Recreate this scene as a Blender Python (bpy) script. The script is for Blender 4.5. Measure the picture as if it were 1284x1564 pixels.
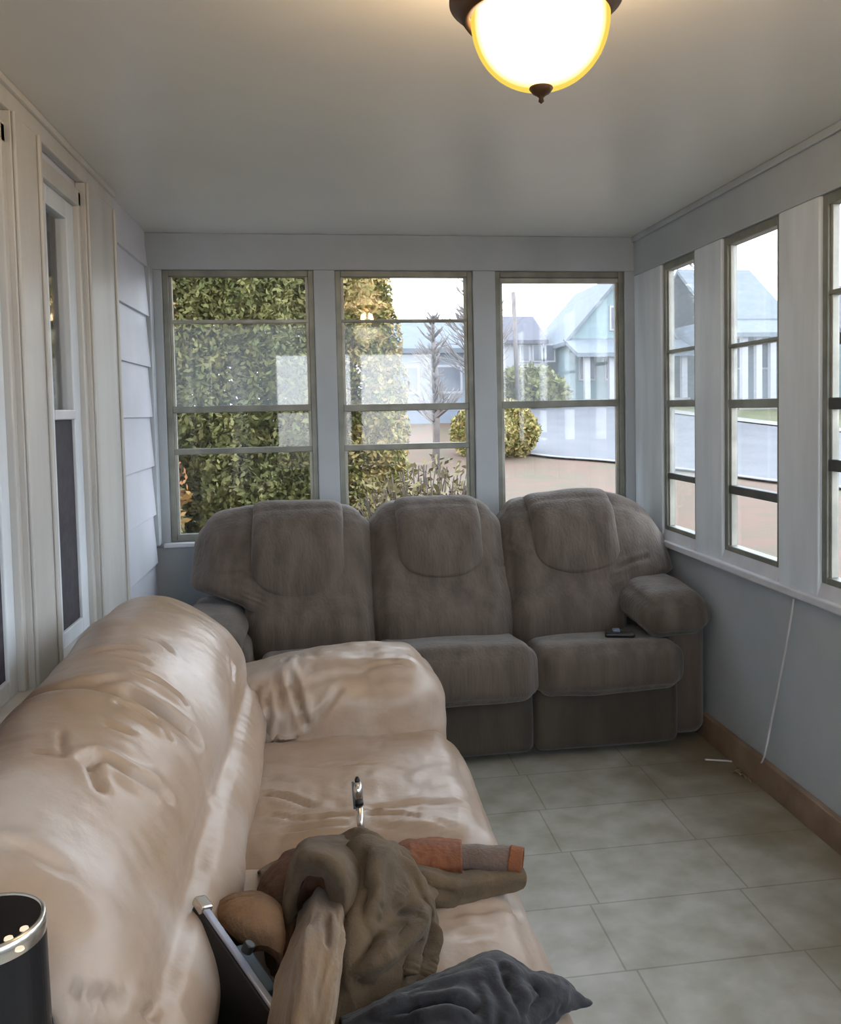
import bpy, bmesh, math, random
import numpy as np
from mathutils import Vector, Matrix, noise
from mathutils.bvhtree import BVHTree
random.seed(7); rng = np.random.default_rng(7)
for o in list(bpy.data.objects): bpy.data.objects.remove(o)
S = bpy.context.scene; COL = S.collection
# ------------------------------------------------------------------ camera
F, CX, CY = 1320.0, 683.44, 693.96
YAW, PITCH, ROLL = 0.1441, 0.0521, 0.0193
EYE = Vector((0, 0, 1.44))
def basis():
    cy, sy, cp, sp, cr, sr = math.cos(YAW), math.sin(YAW), math.cos(PITCH), math.sin(PITCH), math.cos(ROLL), math.sin(ROLL)
    fwd = Vector((sy*cp, cy*cp, -sp)); right0 = Vector((cy, -sy, 0)); up0 = right0.cross(fwd)
    return right0*cr - up0*sr, up0*cr + right0*sr, fwd
R_, U_, F_ = basis()
cd = bpy.data.cameras.new('camera'); cam = bpy.data.objects.new('camera', cd); COL.objects.link(cam)
cd.sensor_fit = 'AUTO'; cd.sensor_width = 36; cd.lens = 36*F/1564
cd.shift_x = -(CX-642)/1564; cd.shift_y = -(782-CY)/1564
cd.clip_start = .02; cd.clip_end = 500
M3 = Matrix((R_, U_, -F_)).transposed(); cam.matrix_world = Matrix.Translation(EYE) @ M3.to_4x4()
S.camera = cam
def ray(px, py): return (R_*((px-CX)/F) - U_*((py-CY)/F) + F_)
def at(px, py, X=None, Y=None, Z=None):
    d = ray(px, py)
    t = X/d.x if X is not None else Y/d.y if Y is not None else (Z-1.44)/d.z
    return EYE + d*t
# ------------------------------------------------------------------ light and exposure
S.view_settings.view_transform = 'Standard'; S.view_settings.look = 'None'
S.view_settings.exposure = 1.85; S.view_settings.gamma = 1; S.view_settings.use_curve_mapping = False
W = bpy.data.worlds.new('overcast_sky'); S.world = W; W.use_nodes = True
nt = W.node_tree; nt.nodes.clear()
wo = nt.nodes.new('ShaderNodeOutputWorld'); bg = nt.nodes.new('ShaderNodeBackground')
tc = nt.nodes.new('ShaderNodeTexCoord'); sx = nt.nodes.new('ShaderNodeSeparateXYZ'); rp = nt.nodes.new('ShaderNodeValToRGB')
rp.color_ramp.elements[0].position = .0; rp.color_ramp.elements[0].color = (.88, .94, 1, 1)
rp.color_ramp.elements[1].position = .8; rp.color_ramp.elements[1].color = (.74, .86, 1, 1)
nt.links.new(tc.outputs['Generated'], sx.inputs[0]); nt.links.new(sx.outputs['Z'], rp.inputs[0])
nt.links.new(rp.outputs[0], bg.inputs[0]); bg.inputs[1].default_value = 1.85
nt.links.new(bg.outputs[0], wo.inputs[0])
LAMP_W = 10.0
# ------------------------------------------------------------------ room numbers
XL, XR, D, H, YN = -.793, 1.607, 4.297, 2.303, -1.5
ZHEAD, ZS = 2.13, .80
# ------------------------------------------------------------------ materials
def srgb(r, g, b):
    f = lambda c: (c/255/12.92) if c/255 <= .04045 else ((c/255+.055)/1.055)**2.4
    return (f(r), f(g), f(b), 1)
def mat(name, c1, c2=None, scale=5, rough=.6, bump=0, bscale=60, stretch=(1,1,1), metal=0, detail=4, sheen=0, spec=.5, bstretch=None, ramp=(.35,.65), bdist=.01):
    m = bpy.data.materials.new(name); m.use_nodes = True; n = m.node_tree; L = n.links
    b = n.nodes['Principled BSDF']; b.inputs['Roughness'].default_value = rough; b.inputs['Metallic'].default_value = metal
    b.inputs['Specular IOR Level'].default_value = spec
    if sheen: b.inputs['Sheen Weight'].default_value = sheen; b.inputs['Sheen Roughness'].default_value = .5
    t = n.nodes.new('ShaderNodeTexCoord')
    def nz(sc, st, det):
        mp = n.nodes.new('ShaderNodeMapping'); mp.inputs['Scale'].default_value = st
        L.new(t.outputs['Object'], mp.inputs[0]); x = n.nodes.new('ShaderNodeTexNoise')
        x.inputs['Scale'].default_value = sc; x.inputs['Detail'].default_value = det; L.new(mp.outputs[0], x.inputs[0]); return x
    if c2 is None: c2 = tuple(v*.9 for v in c1[:3])+(1,)
    x = nz(scale, stretch, detail); r = n.nodes.new('ShaderNodeValToRGB')
    r.color_ramp.elements[0].position = ramp[0]; r.color_ramp.elements[1].position = ramp[1]
    r.color_ramp.elements[0].color = c1; r.color_ramp.elements[1].color = c2
    L.new(x.outputs['Fac'], r.inputs[0]); L.new(r.outputs[0], b.inputs['Base Color'])
    if bump:
        y = nz(bscale, bstretch or stretch, 3); bp = n.nodes.new('ShaderNodeBump'); bp.inputs['Strength'].default_value = bump
        bp.inputs['Distance'].default_value = bdist; L.new(y.outputs['Fac'], bp.inputs['Height']); L.new(bp.outputs[0], b.inputs['Normal'])
    return m
def glass_mat(name, haze=0.0, tint=(1,1,1,1)):
    m = bpy.data.materials.new(name); m.use_nodes = True; n = m.node_tree; L = n.links; n.nodes.clear()
    o = n.nodes.new('ShaderNodeOutputMaterial'); tr = n.nodes.new('ShaderNodeBsdfTransparent'); tr.inputs[0].default_value = tint
    gl = n.nodes.new('ShaderNodeBsdfGlossy'); gl.inputs['Roughness'].default_value = .02
    lw = n.nodes.new('ShaderNodeLayerWeight'); lw.inputs[0].default_value = .5
    pw = n.nodes.new('ShaderNodeMath'); pw.operation = 'POWER'; pw.inputs[1].default_value = 5; L.new(lw.outputs['Facing'], pw.inputs[0])
    fr = n.nodes.new('ShaderNodeMath'); fr.operation = 'MULTIPLY_ADD'; fr.inputs[1].default_value = .94; fr.inputs[2].default_value = .032; L.new(pw.outputs[0], fr.inputs[0])
    mx = n.nodes.new('ShaderNodeMixShader'); L.new(fr.outputs[0], mx.inputs[0]); L.new(tr.outputs[0], mx.inputs[1]); L.new(gl.outputs[0], mx.inputs[2])
    last = mx
    if haze:
        tl = n.nodes.new('ShaderNodeBsdfTranslucent'); tl.inputs[0].default_value = (.85,.92,.98,1)
        m2 = n.nodes.new('ShaderNodeMixShader'); m2.inputs[0].default_value = haze
        L.new(mx.outputs[0], m2.inputs[1]); L.new(tl.outputs[0], m2.inputs[2]); last = m2
    L.new(last.outputs[0], o.inputs[0]); return m
def emit(name, c, s):
    m = bpy.data.materials.new(name); m.use_nodes = True; b = m.node_tree.nodes['Principled BSDF']
    b.inputs['Base Color'].default_value = c; b.inputs['Emission Color'].default_value = c; b.inputs['Emission Strength'].default_value = s; return m
MT = {}
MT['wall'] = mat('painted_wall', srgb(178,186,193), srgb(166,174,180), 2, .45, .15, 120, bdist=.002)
MT['post'] = mat('painted_post', srgb(220,229,238), srgb(206,215,224), 4, .4, .2, 60, (3,3,.5), bdist=.002)
MT['ceil'] = mat('painted_ceiling', srgb(232,232,226), srgb(226,226,222), 1.5, .35, .1, 90, bdist=.002)
MT['sill'] = mat('painted_sill', srgb(216,220,228), srgb(198,200,208), 6, .35)
MT['trim'] = mat('aged_white_trim', srgb(200,200,197), srgb(184,184,182), 3, .4, .2, 40, (2,2,.4), bdist=.003)
MT['siding'] = mat('painted_siding', srgb(212,214,226), srgb(198,204,214), 3, .5, .1, 50, bdist=.002)
MT['alu'] = mat('weathered_aluminium', srgb(140,142,134), srgb(118,121,114), 9, .45, metal=.3)
MT['alul'] = mat('pale_aluminium', srgb(178,178,168), srgb(150,150,142), 9, .4, metal=.2)
MT['aludark'] = mat('dark_rail', srgb(80,82,82), srgb(58,62,64), 9, .5)
MT['base'] = mat('brown_baseboard', srgb(150,128,108), srgb(120,98,80), 6, .6, .2, 40)
MT['glass'] = glass_mat('window_glass')
MT['storm'] = glass_mat('dusty_storm_glass', .05)
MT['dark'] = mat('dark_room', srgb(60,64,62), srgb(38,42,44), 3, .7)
MT['screen'] = mat('dark_screen', srgb(66,62,72), srgb(52,48,58), 30, .8)
def leather_mat():
    m = bpy.data.materials.new('tan_leather'); m.use_nodes = True; n = m.node_tree; L = n.links; b = n.nodes['Principled BSDF']
    t = n.nodes.new('ShaderNodeTexCoord')
    def nz(sc, det, dist=0, st=(1,1,1)):
        mp = n.nodes.new('ShaderNodeMapping'); mp.inputs['Scale'].default_value = st; L.new(t.outputs['Object'], mp.inputs[0])
        x = n.nodes.new('ShaderNodeTexNoise'); x.inputs['Scale'].default_value = sc; x.inputs['Detail'].default_value = det; x.inputs['Distortion'].default_value = dist; L.new(mp.outputs[0], x.inputs[0]); return x
    x = nz(2.6, 5, .4); r = n.nodes.new('ShaderNodeValToRGB'); e = r.color_ramp.elements
    e[0].position = .30; e[0].color = srgb(154,130,106); e[1].position = .72; e[1].color = srgb(186,176,168); k = e.new(.5); k.color = srgb(168,148,131)
    L.new(x.outputs[0], r.inputs[0]); L.new(r.outputs[0], b.inputs['Base Color'])
    b.inputs['Roughness'].default_value = .36; b.inputs['Specular IOR Level'].default_value = .5
    w1 = nz(5, 2, .6, (1, 1.4, 1)); w2 = nz(70, 3)
    b1 = n.nodes.new('ShaderNodeBump'); b1.inputs['Strength'].default_value = .38; b1.inputs['Distance'].default_value = .02; L.new(w1.outputs[0], b1.inputs['Height'])
    b2 = n.nodes.new('ShaderNodeBump'); b2.inputs['Strength'].default_value = .25; b2.inputs['Distance'].default_value = .003; L.new(w2.outputs[0], b2.inputs['Height'])
    L.new(b1.outputs[0], b2.inputs['Normal']); L.new(b2.outputs[0], b.inputs['Normal']); return m
MT['leather'] = leather_mat()
MT['leatherdark'] = mat('leather_base', srgb(160,128,100), srgb(140,112,88), 4, .5, .2, 60)
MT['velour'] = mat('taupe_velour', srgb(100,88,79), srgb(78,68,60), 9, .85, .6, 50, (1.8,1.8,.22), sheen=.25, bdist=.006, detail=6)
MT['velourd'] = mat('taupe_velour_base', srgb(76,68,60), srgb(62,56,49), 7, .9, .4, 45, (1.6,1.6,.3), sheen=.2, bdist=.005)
MT['black'] = mat('black_plastic', srgb(20,21,24), srgb(14,15,18), 8, .4)
MT['gloss'] = mat('glossy_black', srgb(26,18,16), srgb(18,14,12), 3, .35, spec=.2)
MT['chrome'] = mat('silver_metal', srgb(222,216,205), srgb(200,196,190), 4, .22, metal=.9)
MT['bronze'] = mat('aged_bronze', srgb(120,84,52), srgb(84,56,38), 8, .4, metal=.6)
MT['olive'] = mat('olive_brown_fleece', srgb(98,81,60), srgb(76,63,47), 9, .95, .5, 200, sheen=.05, bdist=.003)
MT['tan'] = mat('tan_fabric', srgb(124,100,74), srgb(100,80,58), 7, .85, .4, 120, (2,.6,1), sheen=.2, bdist=.003)
MT['taupe'] = mat('taupe_fabric', srgb(110,90,78), srgb(90,74,65), 8, .9, .3, 150, sheen=.2)
MT['rust'] = mat('rust_lining', srgb(134,76,38), srgb(96,54,28), 8, .75, .3, 100)
MT['brownlin'] = mat('dark_brown_lining', srgb(84,52,32), srgb(56,34,22), 8, .8, .3, 100)
MT['char'] = mat('charcoal_fabric', srgb(33,34,41), srgb(24,25,31), 9, .8, .4, 160, sheen=.15, bdist=.003)
MT['khaki'] = mat('khaki_suede', srgb(138,106,76), srgb(110,84,60), 9, .85, .3, 120)
MT['railgrey'] = mat('silver_grey_rail', srgb(168,172,188), srgb(140,145,160), 9, .3, metal=.5)
MT['cuffedge'] = mat('light_seam', srgb(176,150,116), srgb(160,134,102), 9, .8)
MT['cord'] = mat('white_cord', srgb(206,206,208), srgb(190,190,192), 9, .5)
MT['bluegrey'] = mat('blue_grey_plastic', srgb(92,108,124), srgb(74,88,102), 9, .4)

def darker(m, f):
    for nd in m.node_tree.nodes:
        if nd.type == 'VALTORGB':
            for el in nd.color_ramp.elements: el.color = tuple(c*f for c in el.color[:3])+(1,)
# ------------------------------------------------------------------ object helpers
def link(name, me, m=None, parent=None, smooth=True):
    o = bpy.data.objects.new(name, me); COL.objects.link(o)
    if m: me.materials.append(m)
    if smooth: me.polygons.foreach_set('use_smooth', [True]*len(me.polygons))
    if parent: o.parent = parent; o.matrix_parent_inverse = Matrix.Translation(parent.location).inverted() if parent.type == 'EMPTY' or parent.location.length else Matrix()
    return o
def empty(name, loc=(0,0,0)):
    o = bpy.data.objects.new(name, None); COL.objects.link(o); o.location = loc; o.empty_display_size = .1; return o
def tag(o, label=None, cat=None, group=None, kind=None):
    for k, v in (('label', label), ('category', cat), ('group', group), ('kind', kind)):
        if v: o[k] = v
    return o
def struct(o): o['kind'] = 'structure'; return o
class MB:
    def __init__(s): s.v = []; s.f = []
    def add(s, v, f): n = len(s.v); s.v += [tuple(p) for p in v]; s.f += [tuple(i+n for i in q) for q in f]
    def box(s, x0, x1, y0, y1, z0, z1):
        v = [(x, y, z) for z in (z0, z1) for y in (y0, y1) for x in (x0, x1)]
        s.add(v, [(0,2,3,1),(4,5,7,6),(0,1,5,4),(2,6,7,3),(0,4,6,2),(1,3,7,5)]); return s
    def hexa(s, a, b):   # two quads (4 pts each)
        s.add(list(a)+list(b), [(3,2,1,0),(4,5,6,7),(0,1,5,4),(1,2,6,5),(2,3,7,6),(3,0,4,7)]); return s
    def grid(s, P, cu=False, cv=False):
        nu, nv = len(P), len(P[0]); f = []
        for i in range(nu if cu else nu-1):
            for j in range(nv if cv else nv-1):
                a, b = i, (i+1) % nu; c, d = j, (j+1) % nv
                f.append((a*nv+c, b*nv+c, b*nv+d, a*nv+d))
        s.add([p for r in P for p in r], f); return s
    def tube(s, pts, r, n=10, caps=True):
        pts = [Vector(p) for p in pts]; rs = r if isinstance(r, (list, tuple)) else [r]*len(pts); rows = []
        ref = Vector((0, 0, 1)) if abs((pts[-1]-pts[0]).normalized().z) < .9 else Vector((1, 0, 0))
        for i, p in enumerate(pts):
            t = (pts[min(i+1, len(pts)-1)]-pts[max(i-1, 0)]).normalized(); a = t.cross(ref).normalized(); b = t.cross(a)
            rows.append([p+(a*math.cos(2*math.pi*k/n)+b*math.sin(2*math.pi*k/n))*rs[i] for k in range(n)])
        base = len(s.v); s.grid(rows, cv=True)
        if caps: s.f.append(tuple(base+k for k in range(n))); s.f.append(tuple(base+(len(pts)-1)*n+k for k in range(n-1, -1, -1)))
        return s
    def lathe(s, prof, c=(0,0,0), n=48):
        rows = [[(c[0]+r*math.cos(2*math.pi*k/n), c[1]+r*math.sin(2*math.pi*k/n), c[2]+z) for k in range(n)] for r, z in prof]
        s.grid(rows, cv=True); return s
    def build(s, name, m, parent=None, smooth=False, bevel=0, fix=True):
        me = bpy.data.meshes.new(name); me.from_pydata(s.v, [], s.f); me.update()
        if fix:
            bm = bmesh.new(); bm.from_mesh(me); bmesh.ops.recalc_face_normals(bm, faces=bm.faces); bm.to_mesh(me); bm.free()
        o = link(name, me, m, parent, smooth)
        if bevel:
            b = o.modifiers.new('bevel', 'BEVEL'); b.width = bevel; b.segments = 2; b.limit_method = 'ANGLE'
        return o
def softbox(x0, x1, y0, y1, z0, z1, r=.05, step=.015, puff=0, fn=None):
    """rounded box with evenly spaced dense faces; returns verts(np), faces"""
    c = np.array([(x0+x1)/2, (y0+y1)/2, (z0+z1)/2]); h = np.array([x1-x0, y1-y0, z1-z0])/2; r = min(r, *(h*.98))
    n = np.maximum(2, np.ceil(2*h/step)).astype(int); idx = {}; vs = []; fs = []
    def vid(k):
        if k not in idx: idx[k] = len(vs); vs.append([-1+2*k[i]/n[i] for i in range(3)])
        return idx[k]
    for ax in range(3):
        a, b = [i for i in range(3) if i != ax]
        for side in (0, n[ax]):
            for i in range(n[a]):
                for j in range(n[b]):
                    q = []
                    for (di, dj) in ((0,0),(1,0),(1,1),(0,1)):
                        k = [0,0,0]; k[ax] = int(side); k[a] = i+di; k[b] = j+dj; q.append(vid(tuple(k)))
                    fs.append(tuple(q))
    v = np.array(vs); p = v*h; inner = h-r; q = np.clip(p, -inner, inner)
    # map the outer shell band so arc spacing stays even
    d = p-q; d = np.sign(d)*r*np.tan(np.abs(d)/r*math.pi/4); L = np.linalg.norm(d, axis=1, keepdims=True); L[L == 0] = 1
    p = q+d/L*r
    if puff:
        a = 1-np.abs(v)**2.0
        w = [a[:,1]*a[:,2], a[:,0]*a[:,2], a[:,0]*a[:,1]]
        for i in range(3): p[:, i] += np.sign(v[:, i])*(np.abs(v[:, i]) > .98)*puff*np.sqrt(np.clip(w[i], 0, 1))
    p = p+c
    if fn is not None: p = fn(p, v)
    return p, fs
def npmesh(name, p, f, m, parent=None, smooth=True):
    me = bpy.data.meshes.new(name); me.from_pydata(p.tolist(), [], f); me.update()
    bm = bmesh.new(); bm.from_mesh(me); bmesh.ops.recalc_face_normals(bm, faces=bm.faces); bm.to_mesh(me); bm.free()
    return link(name, me, m, parent, smooth)
def getco(o):
    n = len(o.data.vertices); a = np.empty(n*3); o.data.vertices.foreach_get('co', a)
    b = np.empty(n*3); o.data.vertices.foreach_get('normal', b); return a.reshape(-1, 3), b.reshape(-1, 3)
def setco(o, a): o.data.vertices.foreach_set('co', a.ravel()); o.data.update()
def crease(o, lines):
    """lines: list of (world polyline, width, depth). pushes vertices in along normals, with small lips beside"""
    co, no = getco(o); dsp = np.zeros(len(co))
    for pts, w, dep in lines:
        best = np.full(len(co), 9.0); P = [np.array(q) for q in pts]; n = len(P)-1
        tt = np.zeros(len(co))
        for i in range(n):
            a, b = P[i], P[i+1]; ab = b-a; t = np.clip(((co-a)@ab)/max(ab@ab, 1e-9), 0, 1)
            dd = np.linalg.norm(co-(a+t[:, None]*ab), axis=1); k = dd < best; best[k] = dd[k]; tt[k] = (i+t[k])/n
        fade = np.clip(np.minimum(tt, 1-tt)*6+.35, 0, 1)
        dsp += fade*(-dep*np.exp(-(best/w)**2)+dep*.45*np.exp(-((best-2.2*w)/(1.3*w))**2))
    setco(o, co+no*dsp[:, None])
def rough(o, amp, scale, stretch=(1,1,1), seed=0, sharp=False):
    co, no = getco(o); d = np.empty(len(co)); s = Vector((seed*7.1, seed*3.3, seed*1.7))
    for i, c in enumerate(co):
        q = noise.noise(Vector((c[0]*stretch[0], c[1]*stretch[1], c[2]*stretch[2]))*scale+s)
        d[i] = (1-2*abs(q))*1.0-.5 if sharp else q
    setco(o, co+no*(d*amp)[:, None])
def bvh(o):
    me = o.data; return BVHTree.FromPolygons([v.co[:] for v in me.vertices], [p.vertices[:] for p in me.polygons])
def cast(tree, px, py):
    h = tree.ray_cast(EYE, ray(px, py).normalized()); return None if h[0] is None else tuple(h[0])
def creases_px(o, lst):
    t = bvh(o); out = []
    for pl, w, d in lst:
        q = [cast(t, *p) for p in pl]; q = [p for p in q if p]
        if len(q) > 1: out.append((q, w, d))
    crease(o, out)
def catmull(P, n):
    P = [np.array(p, float) for p in P]; m = len(P)-1; out = []
    for i in range(n+1):
        t = i/n*m; k = min(int(t), m-1); u = t-k
        p0 = P[max(k-1, 0)] if k > 0 else 2*P[0]-P[1]; p1 = P[k]; p2 = P[k+1]; p3 = P[k+2] if k+2 <= m else 2*P[m]-P[m-1]
        out.append(.5*((2*p1)+(-p0+p2)*u+(2*p0-5*p1+4*p2-p3)*u*u+(-p0+3*p1-3*p2+p3)*u**3))
    return out
def patch(ctrl, nu, nv):
    rows = [catmull(r, nv) for r in ctrl]; cols = [catmull([r[j] for r in rows], nu) for j in range(nv+1)]
    return [[tuple(cols[j][i]) for j in range(nv+1)] for i in range(nu+1)]
def cloth(name, ctrl, m, parent, nu=60, nv=60, folds=(), thick=.006, amp=.006, fs=14, seed=1, stretch=(1,1,1)):
    mb = MB(); mb.grid(patch(ctrl, nu, nv)); o = mb.build(name, m, parent, smooth=True)
    rough(o, amp, fs, stretch, seed); rough(o, amp*.4, fs*2.7, stretch, seed+3, True)
    if folds: crease(o, folds)
    s = o.modifiers.new('solidify', 'SOLIDIFY'); s.thickness = thick; s.offset = 0
    b = o.modifiers.new('sub', 'SUBSURF'); b.levels = 1; b.render_levels = 1
    return o

# ================================================================== ROOM SHELL
YB = D+.11; XO = XR+.065
struct(MB().box(XL-.2, XO, YN-.1, YB, -.12, 0).build('floor', None))
fl = bpy.data.objects['floor']
def floor_mat():
    m = bpy.data.materials.new('vinyl_floor'); m.use_nodes = True; n = m.node_tree; L = n.links; b = n.nodes['Principled BSDF']
    t = n.nodes.new('ShaderNodeTexCoord'); mp = n.nodes.new('ShaderNodeMapping'); mp.inputs['Location'].default_value = (.16, -.25, 0)
    L.new(t.outputs['Object'], mp.inputs[0])
    br = n.nodes.new('ShaderNodeTexBrick'); br.inputs['Scale'].default_value = 1; br.inputs['Brick Width'].default_value = .46; br.inputs['Row Height'].default_value = .30
    br.inputs['Mortar Size'].default_value = .0035; br.inputs['Mortar Smooth'].default_value = .4; br.offset = .06
    br.inputs['Color1'].default_value = srgb(192,192,184); br.inputs['Color2'].default_value = srgb(186,186,178); br.inputs['Mortar'].default_value = srgb(160,158,146)
    L.new(mp.outputs[0], br.inputs[0])
    nz = n.nodes.new('ShaderNodeTexNoise'); nz.inputs['Scale'].default_value = 9; nz.inputs['Detail'].default_value = 8; L.new(t.outputs['Object'], nz.inputs[0])
    r = n.nodes.new('ShaderNodeValToRGB'); r.color_ramp.elements[0].color = srgb(190,184,166); r.color_ramp.elements[1].color = srgb(242,240,240); r.color_ramp.elements[0].position = .32; r.color_ramp.elements[1].position = .68
    L.new(nz.outputs[0], r.inputs[0])
    mx = n.nodes.new('ShaderNodeMix'); mx.data_type = 'RGBA'; mx.blend_type = 'MULTIPLY'; mx.inputs[0].default_value = .75
    L.new(br.outputs[0], mx.inputs[6]); L.new(r.outputs[0], mx.inputs[7])
    # worn brown grime patches, thicker toward the outer walls
    n2 = n.nodes.new('ShaderNodeTexNoise'); n2.inputs['Scale'].default_value = 2.3; n2.inputs['Detail'].default_value = 6; L.new(t.outputs['Object'], n2.inputs[0])
    sp = n.nodes.new('ShaderNodeSeparateXYZ'); L.new(t.outputs['Object'], sp.inputs[0])
    ax = n.nodes.new('ShaderNodeMapRange'); ax.inputs[1].default_value = .9; ax.inputs[2].default_value = 1.6; ax.inputs[3].default_value = -.28; ax.inputs[4].default_value = .2
    L.new(sp.outputs[0], ax.inputs[0]); ad = n.nodes.new('ShaderNodeMath'); ad.operation = 'ADD'; L.new(n2.outputs[0], ad.inputs[0]); L.new(ax.outputs[0], ad.inputs[1])
    r2 = n.nodes.new('ShaderNodeValToRGB'); r2.color_ramp.elements[0].position = .42; r2.color_ramp.elements[1].position = .72; r2.color_ramp.elements[0].color = (0,0,0,1); r2.color_ramp.elements[1].color = (.75,.75,.75,1)
    L.new(ad.outputs[0], r2.inputs[0])
    m2 = n.nodes.new('ShaderNodeMix'); m2.data_type = 'RGBA'; L.new(r2.outputs[0], m2.inputs[0]); L.new(mx.outputs[2], m2.inputs[6]); m2.inputs[7].default_value = srgb(122,108,84)
    L.new(m2.outputs[2], b.inputs['Base Color']); b.inputs['Roughness'].default_value = .38
    bp = n.nodes.new('ShaderNodeBump'); bp.inputs['Strength'].default_value = .25; bp.inputs['Distance'].default_value = .003
    L.new(nz.outputs[0], bp.inputs['Height']); L.new(bp.outputs[0], b.inputs['Normal']); return m
fl.data.materials.clear(); fl.data.materials.append(floor_mat())
struct(MB().box(XL-.3, XO+.3, YN-.2, YB+.3, H, H+.12).build('ceiling', MT['ceil']))
# window openings
BW = [(-.735, -.02), (.083, .768), (.882, 1.560)]          # back, in X
RW = [(3.57, 3.94), (2.875, 3.315), (2.18, 2.622), (1.48, 1.92), (.78, 1.22), (.08, .52), (-.62, -.18), (-1.3, -.88)]  # right, in Y
ZR = .80
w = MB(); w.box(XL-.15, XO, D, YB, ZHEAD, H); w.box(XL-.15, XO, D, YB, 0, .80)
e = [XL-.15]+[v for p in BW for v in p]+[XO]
for i in range(0, len(e), 2): w.box(e[i], e[i+1], D, YB, .80, ZHEAD)  # back posts use the darker wall colour as their painted-in backlit shade
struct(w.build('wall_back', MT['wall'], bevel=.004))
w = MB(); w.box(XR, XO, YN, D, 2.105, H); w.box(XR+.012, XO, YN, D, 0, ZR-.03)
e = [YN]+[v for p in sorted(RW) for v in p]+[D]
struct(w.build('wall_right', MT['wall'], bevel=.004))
for k, i in enumerate(range(0, len(e), 2)):
    struct(MB().box(XR, XO, e[i], e[i+1], ZR-.03, 2.105).build('trim_%d' % (k+1), MT['post'], bevel=.006))
struct(MB().box(XR-.022, XR+.075, YN, D-.002, ZR-.03, ZR).build('trim_20', MT['sill'], bevel=.006))
struct(MB().box(XL+.03, XR-.02, D-.03, D+.06, .80, .822).build('trim_21', MT['sill'], bevel=.005))
struct(MB().box(XR-.014, XR+.012, YN, D-.002, 0, .108).build('baseboard_right', MT['base'], bevel=.004))
struct(MB().box(XL, XR-.014, D-.014, D, 0, .108).build('baseboard_back', MT['base'], bevel=.004))
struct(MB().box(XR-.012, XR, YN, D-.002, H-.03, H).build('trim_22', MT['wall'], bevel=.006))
# near wall closing the porch behind the camera; unseen doorway-like window enlarged for light
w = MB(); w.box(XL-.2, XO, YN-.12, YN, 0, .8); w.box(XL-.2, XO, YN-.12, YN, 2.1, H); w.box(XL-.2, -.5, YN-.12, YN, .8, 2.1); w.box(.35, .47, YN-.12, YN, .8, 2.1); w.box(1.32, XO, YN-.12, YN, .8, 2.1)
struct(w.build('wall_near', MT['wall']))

WN = [0]
def window_back(x0, x1, bars, storm):
    """bars: (z, half-height, material)"""
    WN[0] += 1; r = struct(empty('window_%d' % WN[0], ((x0+x1)/2, D+.06, .82)))
    y0, y1 = D+.018, D+.066; z0, z1 = .822, ZHEAD; t = .028
    f = MB(); f.box(x0, x0+t, y0, y1, z0, z1); f.box(x1-t, x1, y0, y1, z0, z1); f.box(x0+t, x1-t, y0, y1, z1-.03, z1); f.box(x0+t, x1-t, y0, y1, z0, z0+.035)
    f.build('window_frame', MT['alu'], r, bevel=.003)
    s = MB(); s.box(x0+t, x0+t+.014, y0+.012, y1-.01, z0+.035, z1-.03); s.box(x1-t-.014, x1-t, y0+.012, y1-.01, z0+.035, z1-.03)
    s.build('sash_track', MT['alul'], r, bevel=.002)
    for z, hh, m in bars: MB().box(x0+t, x1-t, y0+.004, y1-.004, z-hh, z+hh).build('rail', MT[m], r, bevel=.003)
    MB().box(x0+t, x1-t, D+.050, D+.053, z0+.035, z1-.03).build('pane', MT['glass'], r)
    if storm: MB().box(x0+t+.014, x1-t-.014, D+.034, D+.037, storm[0], storm[1]).build('storm_pane', MT['storm'], r)
window_back(*BW[0], [(1.885,.008,'alul'), (1.462,.016,'alu'), (1.258,.014,'alu')], (1.478, 1.877))
window_back(*BW[1], [(1.885,.007,'alu'), (1.455,.017,'alu'), (1.257,.015,'alu')], (1.472, 1.878))
window_back(*BW[2], [(2.085,.012,'alul'), (1.457,.018,'alu')], (1.475, 2.07))
def window_right(y0, y1, bars, storm):
    WN[0] += 1; r = struct(empty('window_%d' % WN[0], (XR+.07, (y0+y1)/2, ZR)))
    x0, x1 = XR+.012, XR+.055; z0, z1 = ZR+.045, 2.105; t = .030
    f = MB(); f.box(x0, x1, y0, y0+t, z0, z1); f.box(x0, x1, y1-t, y1, z0, z1); f.box(x0, x1, y0+t, y1-t, z1-.035, z1); f.box(x0, x1, y0+t, y1-t, z0, z0+.022)
    f.build('window_frame', MT['alu'], r, bevel=.003)
    MB().hexa([(XR-.002,y0,ZR),(XR+.06,y0,ZR),(XR+.06,y0,z0),(x0,y0,z0)], [(XR-.002,y1,ZR),(XR+.06,y1,ZR),(XR+.06,y1,z0),(x0,y1,z0)]).build('stool', MT['sill'], r)
    s = MB(); s.box(x0+.01, x1-.01, y1-t-.012, y1-t, z0+.022, z1-.035); s.build('sash_track', MT['alul'], r, bevel=.002)
    for z, hh, m in bars: MB().box(x0+.004, x1-.004, y0+t, y1-t, z-hh, z+hh).build('rail', MT[m], r, bevel=.003)
    MB().box(XR+.040, XR+.043, y0+t, y1-t, z0+.022, z1-.035).build('pane', MT['glass'], r)
    if storm: MB().box(XR+.028, XR+.031, y0+t, y1-t-.012, *storm).build('storm_pane', MT['storm'], r)
window_right(*RW[0], [(1.69,.008,'alu'), (1.447,.016,'alu'), (1.105,.014,'aludark')], (1.12, 2.06))
window_right(*RW[1], [(1.67,.008,'alu'), (1.440,.017,'alu'), (1.095,.017,'aludark')], (1.455, 2.06))
window_right(*RW[2], [(1.79,.008,'alu'), (1.435,.019,'aludark'), (1.235,.019,'aludark')], None)
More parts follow.
